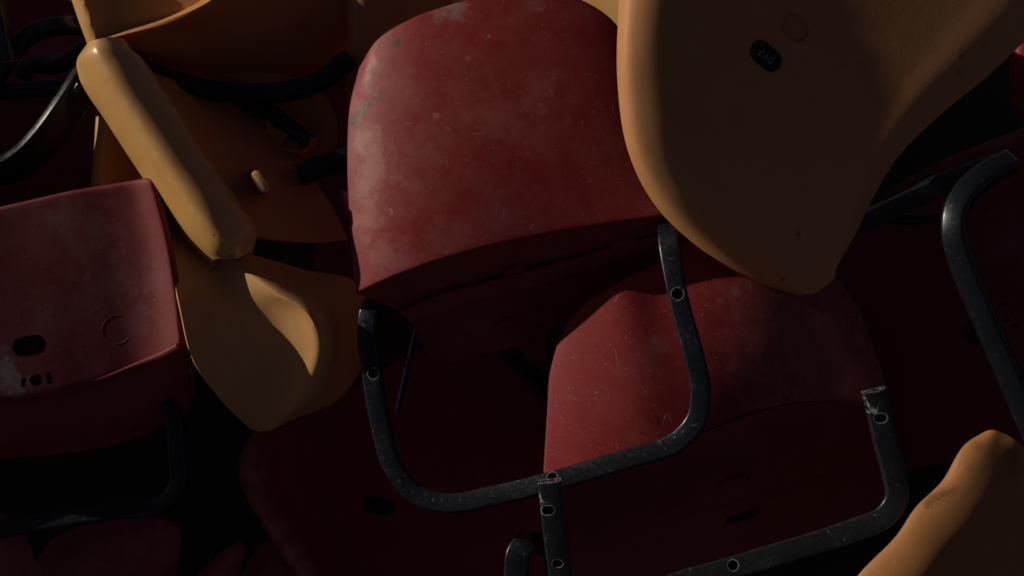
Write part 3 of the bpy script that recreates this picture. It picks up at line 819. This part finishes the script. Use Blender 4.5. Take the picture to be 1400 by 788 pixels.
# ================================================================= K: dark red chair behind the loop frame
def red_K():
    t = thing('plastic_chair', 'dark shaded red chair seen through the empty loop frame, its left rim curving down', 'chair', (560, 760, -0.25), G_RED)
    rows = [
        [(352,586,-0.22),(334,610,-0.21),(326,640,-0.20),(333,672,-0.20),(358,718,-0.20),(388,764,-0.20),(430,830,-0.20)],
        [(356,588,-0.20),(340,612,-0.185),(333,640,-0.178),(341,672,-0.175),(366,718,-0.175),(396,764,-0.175),(438,830,-0.175)],
        [(372,588,-0.20),(362,614,-0.185),(357,640,-0.178),(364,672,-0.175),(388,716,-0.175),(416,762,-0.175),(456,826,-0.175)],
        [(400,580,-0.22),(392,612,-0.215),(390,640,-0.215),(396,672,-0.215),(416,712,-0.215),(442,755,-0.215),(480,820,-0.215)],
        [(480,530,-0.24),(480,590,-0.24),(482,640,-0.24),(490,690,-0.24),(505,740,-0.24),(520,790,-0.24),(540,850,-0.24)],
        [(600,470,-0.26),(605,540,-0.26),(610,610,-0.26),(615,680,-0.26),(620,740,-0.26),(628,800,-0.26),(640,860,-0.26)],
        [(745,440,-0.25),(745,520,-0.25),(745,600,-0.25),(745,670,-0.25),(745,740,-0.25),(745,800,-0.25),(745,860,-0.25)],
    ]
    sh = build('seat_shell', MB().grid(loft(rows, 40, 6)), None, t, thick=0.004)
    CH = (0.34,0.115,0.125)  # pale tone that paints sky light along the curving rim
    set_mat(sh, plastic('painted_rim_light_red_plastic', RED, RED_F, RED_G, 0.45, blobs=marks(sh, [(340,620,0.03,CH,0.8,0.95,0.9),(343,650,0.03,CH,0.8,0.95,0.9),(355,690,0.03,CH,0.6,0.95,0.9),(375,725,0.03,CH,0.8,0.95,0.9),(398,760,0.03,CH,0.9,0.95,0.9),(415,785,0.03,CH,0.8,0.95,0.9)]), scratch=0.3, dust=0.25))
    c = slot_cutter(sh, 517, 692, 0.026, 0.014, -10, 0.02)
    cut(sh, c)
    return t
red_K()

# other frames in the gaps
def frames():
    t = thing('chair_frame', 'small arch of bent black flat bar at the bottom edge beside a snapped tube end', 'chair frame', (725, 800, -0.05))
    build('tube_arch', tube([(706,830,-0.02),(706,790,-0.02),(710,755,-0.02),(722,742,-0.025),(736,744,-0.05),(760,760,-0.09)], 0.034, 0.012, [(-0.2,0,0.98),(-0.2,0,0.98),(0,0.5,0.8),(0.2,0.6,0.6)], 50), black, t)
    t = thing('chair_frame', 'dark bent tube frame lying in shade inside the loop frame', 'chair frame', (660, 540, -0.22))
    build('brace', tube([(690,475,-0.16),(720,505,-0.16),(756,550,-0.16),(790,600,-0.17)], 0.028, 0.02, (0.1, 0.4, 0.9), 24), black_clean, t)
    build('edge_glint_strip', tube([(576,425,-0.13),(566,470,-0.13),(552,530,-0.14),(544,565,-0.15)], 0.003, 0.02, (-0.3, 0.2, 0.93), 24), black_worn, t)  # thin strip added in place of a glint on a tube edge
    t = thing('chair_frame', 'bent black tube frame in the top left corner with a sunlit flat upper face', 'chair frame', (60, 200, -0.12))
    f1 = build('bent_leg', tube([(-60,232,-0.10),(-20,236,-0.10),(10,232,-0.10),(38,215,-0.10),(62,190,-0.10),(95,145,-0.10),(118,110,-0.11),(135,88,-0.13)], 0.016, 0.05, (-0.45, 0.4, 0.8), 60), black, t)
    c = slot_cutter(f1, 106, 118, 0.0075, 0.004, 55, 0.02); cut(f1, c)
    build('back_loop', tube([(-30,140,-0.15),(0,100,-0.15),(20,68,-0.15),(45,46,-0.15),(80,36,-0.15),(130,36,-0.17)], 0.022, 0.022, (0.0, 0.4, 0.9), 40), black_clean, t)
    build('low_rail', tube([(-30,128,-0.16),(60,122,-0.16),(150,112,-0.16)], 0.02, 0.02, (0, 0.2, 0.97), 16), black_clean, t)
    build('upright', tube([(-14,-40,-0.13),(2,30,-0.13),(14,85,-0.14)], 0.018, 0.02, (-0.3, 0.1, 0.95), 16), black_worn, t)
    build('end_loop', tube([(30,110,-0.2),(40,90,-0.2),(75,90,-0.2),(120,65,-0.2)], 0.022, 0.02, (0.2, 0.5, 0.8), 30), black_clean, t)
    t = thing('chair_frame', 'grey dusty tube end poking out behind the left edge of the big red shell', 'chair frame', (450, 232, -0.18))
    build('tube_end', tube([(408,240,-0.17),(440,228,-0.17),(490,212,-0.18)], 0.028, 0.022, (-0.1, 0.4, 0.9), 16), black_clean, t)
frames()

def filler(label, group, mat, rows, anchor, nm='plastic_chair', wall=None, th=0.004):
    t = thing(nm, label, 'chair', anchor, group)
    o = build('seat_shell', MB().grid(loft(rows, 30, 7)), mat, t, thick=th)
    if wall: build('sun_block_wall', MB().grid(loft(wall, 30, 7)), mat, t, thick=th)  # sheet added out of view, keeps low sun off the deep gaps
    return t, o

filler('deep red chair in the shade at the left edge behind the bent tube frame', G_RED, red_dull,
    [[(-120,-120,-0.36),(0,-120,-0.36),(100,-120,-0.36),(250,-120,-0.36)], [(-80,60,-0.31),(0,60,-0.31),(80,60,-0.31),(170,60,-0.31)],
     [(-80,110,-0.26),(0,105,-0.26),(80,95,-0.26),(150,90,-0.27)],
     [(-80,140,-0.24),(0,135,-0.24),(80,128,-0.24),(150,120,-0.25)],
     [(-80,230,-0.26),(0,230,-0.26),(80,225,-0.26),(190,215,-0.27)],
     [(-80,330,-0.30),(0,330,-0.30),(80,330,-0.30),(210,330,-0.30)]], (40, 260, -0.3), wall=
    [[(-190,-120,-0.08),(-190,60,-0.07),(-190,260,-0.06)], [(-185,-120,-0.3),(-185,60,-0.3),(-185,260,-0.3)], [(-190,-120,-0.6),(-190,60,-0.6),(-190,260,-0.55)]])
filler('narrow yellow chair edge standing upright behind the long sunlit rim', G_YEL, yellow,
    [[(134,160,-0.15),(130,210,-0.15),(126,270,-0.15)], [(131,160,-0.135),(127,210,-0.135),(123,270,-0.135)],
     [(142,158,-0.125),(139,210,-0.125),(136,270,-0.125)], [(165,160,-0.15),(162,210,-0.15),(160,270,-0.15)], [(215,170,-0.26),(215,220,-0.26),(215,270,-0.26)]], (150, 270, -0.22))
filler('red chair sliver peeping out between the orange shell and the big red one', G_RED, red_sky_lit,
    [[(240,20,-0.42),(380,20,-0.42),(560,20,-0.42)], [(280,130,-0.38),(400,130,-0.38),(530,130,-0.38)], [(390,215,-0.30),(430,205,-0.30),(500,195,-0.30)], [(420,250,-0.22),(445,232,-0.22),(480,220,-0.22)], [(430,300,-0.21),(455,300,-0.21),(485,300,-0.21)], [(430,380,-0.22),(460,380,-0.22),(490,380,-0.22)]], (455, 340, -0.25))
filler('brown shaded chair rising behind the upper left of the big red shell', G_YEL, orange,
    [[(474,-60,-0.20),(474,40,-0.20),(474,160,-0.20)], [(484,-60,-0.18),(484,40,-0.18),(484,160,-0.18)], [(530,-60,-0.19),(530,40,-0.19),(530,160,-0.19)], [(620,-60,-0.24),(620,40,-0.24),(620,160,-0.24)]], (520, 120, -0.25))
filler('yellow chair corner behind the top of the big red shell', G_YEL, yellow,
    [[(780,-50,-0.12),(790,-10,-0.12),(830,40,-0.12),(870,90,-0.12)], [(860,-60,-0.08),(870,-10,-0.08),(890,40,-0.08),(920,90,-0.08)]], (840, 60, -0.15))
filler('red chair corner at the right edge above the black rail', G_RED, red,
    [[(1384,60,-0.13),(1380,110,-0.13),(1385,150,-0.13),(1430,190,-0.13)], [(1390,60,-0.11),(1388,105,-0.11),(1396,142,-0.11),(1440,180,-0.11)], [(1440,50,-0.10),(1440,90,-0.10),(1450,125,-0.10),(1480,160,-0.10)]], (1400, 160, -0.15))
filler('rounded red chair lying at the bottom below the left seat', G_RED, red_sky_lit,
    [[(40,830,-0.20),(50,770,-0.19),(75,735,-0.18),(140,715,-0.17),(210,708,-0.17),(243,716,-0.18)],
     [(60,840,-0.19),(80,790,-0.175),(110,755,-0.165),(160,735,-0.16),(210,725,-0.16),(247,730,-0.17)],
     [(120,850,-0.19),(140,810,-0.18),(160,785,-0.17),(190,770,-0.17),(220,760,-0.17),(245,750,-0.18)],
     [(200,870,-0.22),(210,840,-0.21),(220,820,-0.21),(228,805,-0.21),(235,795,-0.21),(242,785,-0.21)]], (150, 790, -0.22))
filler('small red chair corner in the bottom left corner', G_RED, red_sky_lit,
    [[(-40,702,-0.10),(0,702,-0.10),(18,708,-0.105),(30,715,-0.11)], [(-40,720,-0.09),(0,722,-0.09),(25,735,-0.10),(40,745,-0.11)], [(-40,830,-0.10),(10,830,-0.10),(45,830,-0.12),(80,830,-0.14)]], (10, 780, -0.15))
filler('narrow red chair edge pointing up in the black gap left of the dark red chair', G_RED, red_sky_lit,
    [[(240,830,-0.20),(268,790,-0.20),(310,750,-0.20),(328,740,-0.20)], [(260,835,-0.18),(290,795,-0.18),(320,758,-0.18),(332,745,-0.19)], [(300,840,-0.20),(318,805,-0.20),(330,775,-0.20),(336,750,-0.20)]], (300, 800, -0.22))
filler('red chair tucked under the curving rim of the dark red chair', G_RED, red_sky_lit,
    [[(300,840,-0.24),(330,785,-0.24),(355,748,-0.24),(372,735,-0.24)], [(330,850,-0.22),(358,800,-0.22),(378,765,-0.22),(388,745,-0.23)], [(380,860,-0.24),(400,830,-0.24),(415,800,-0.24),(425,780,-0.25)]], (360, 800, -0.25))
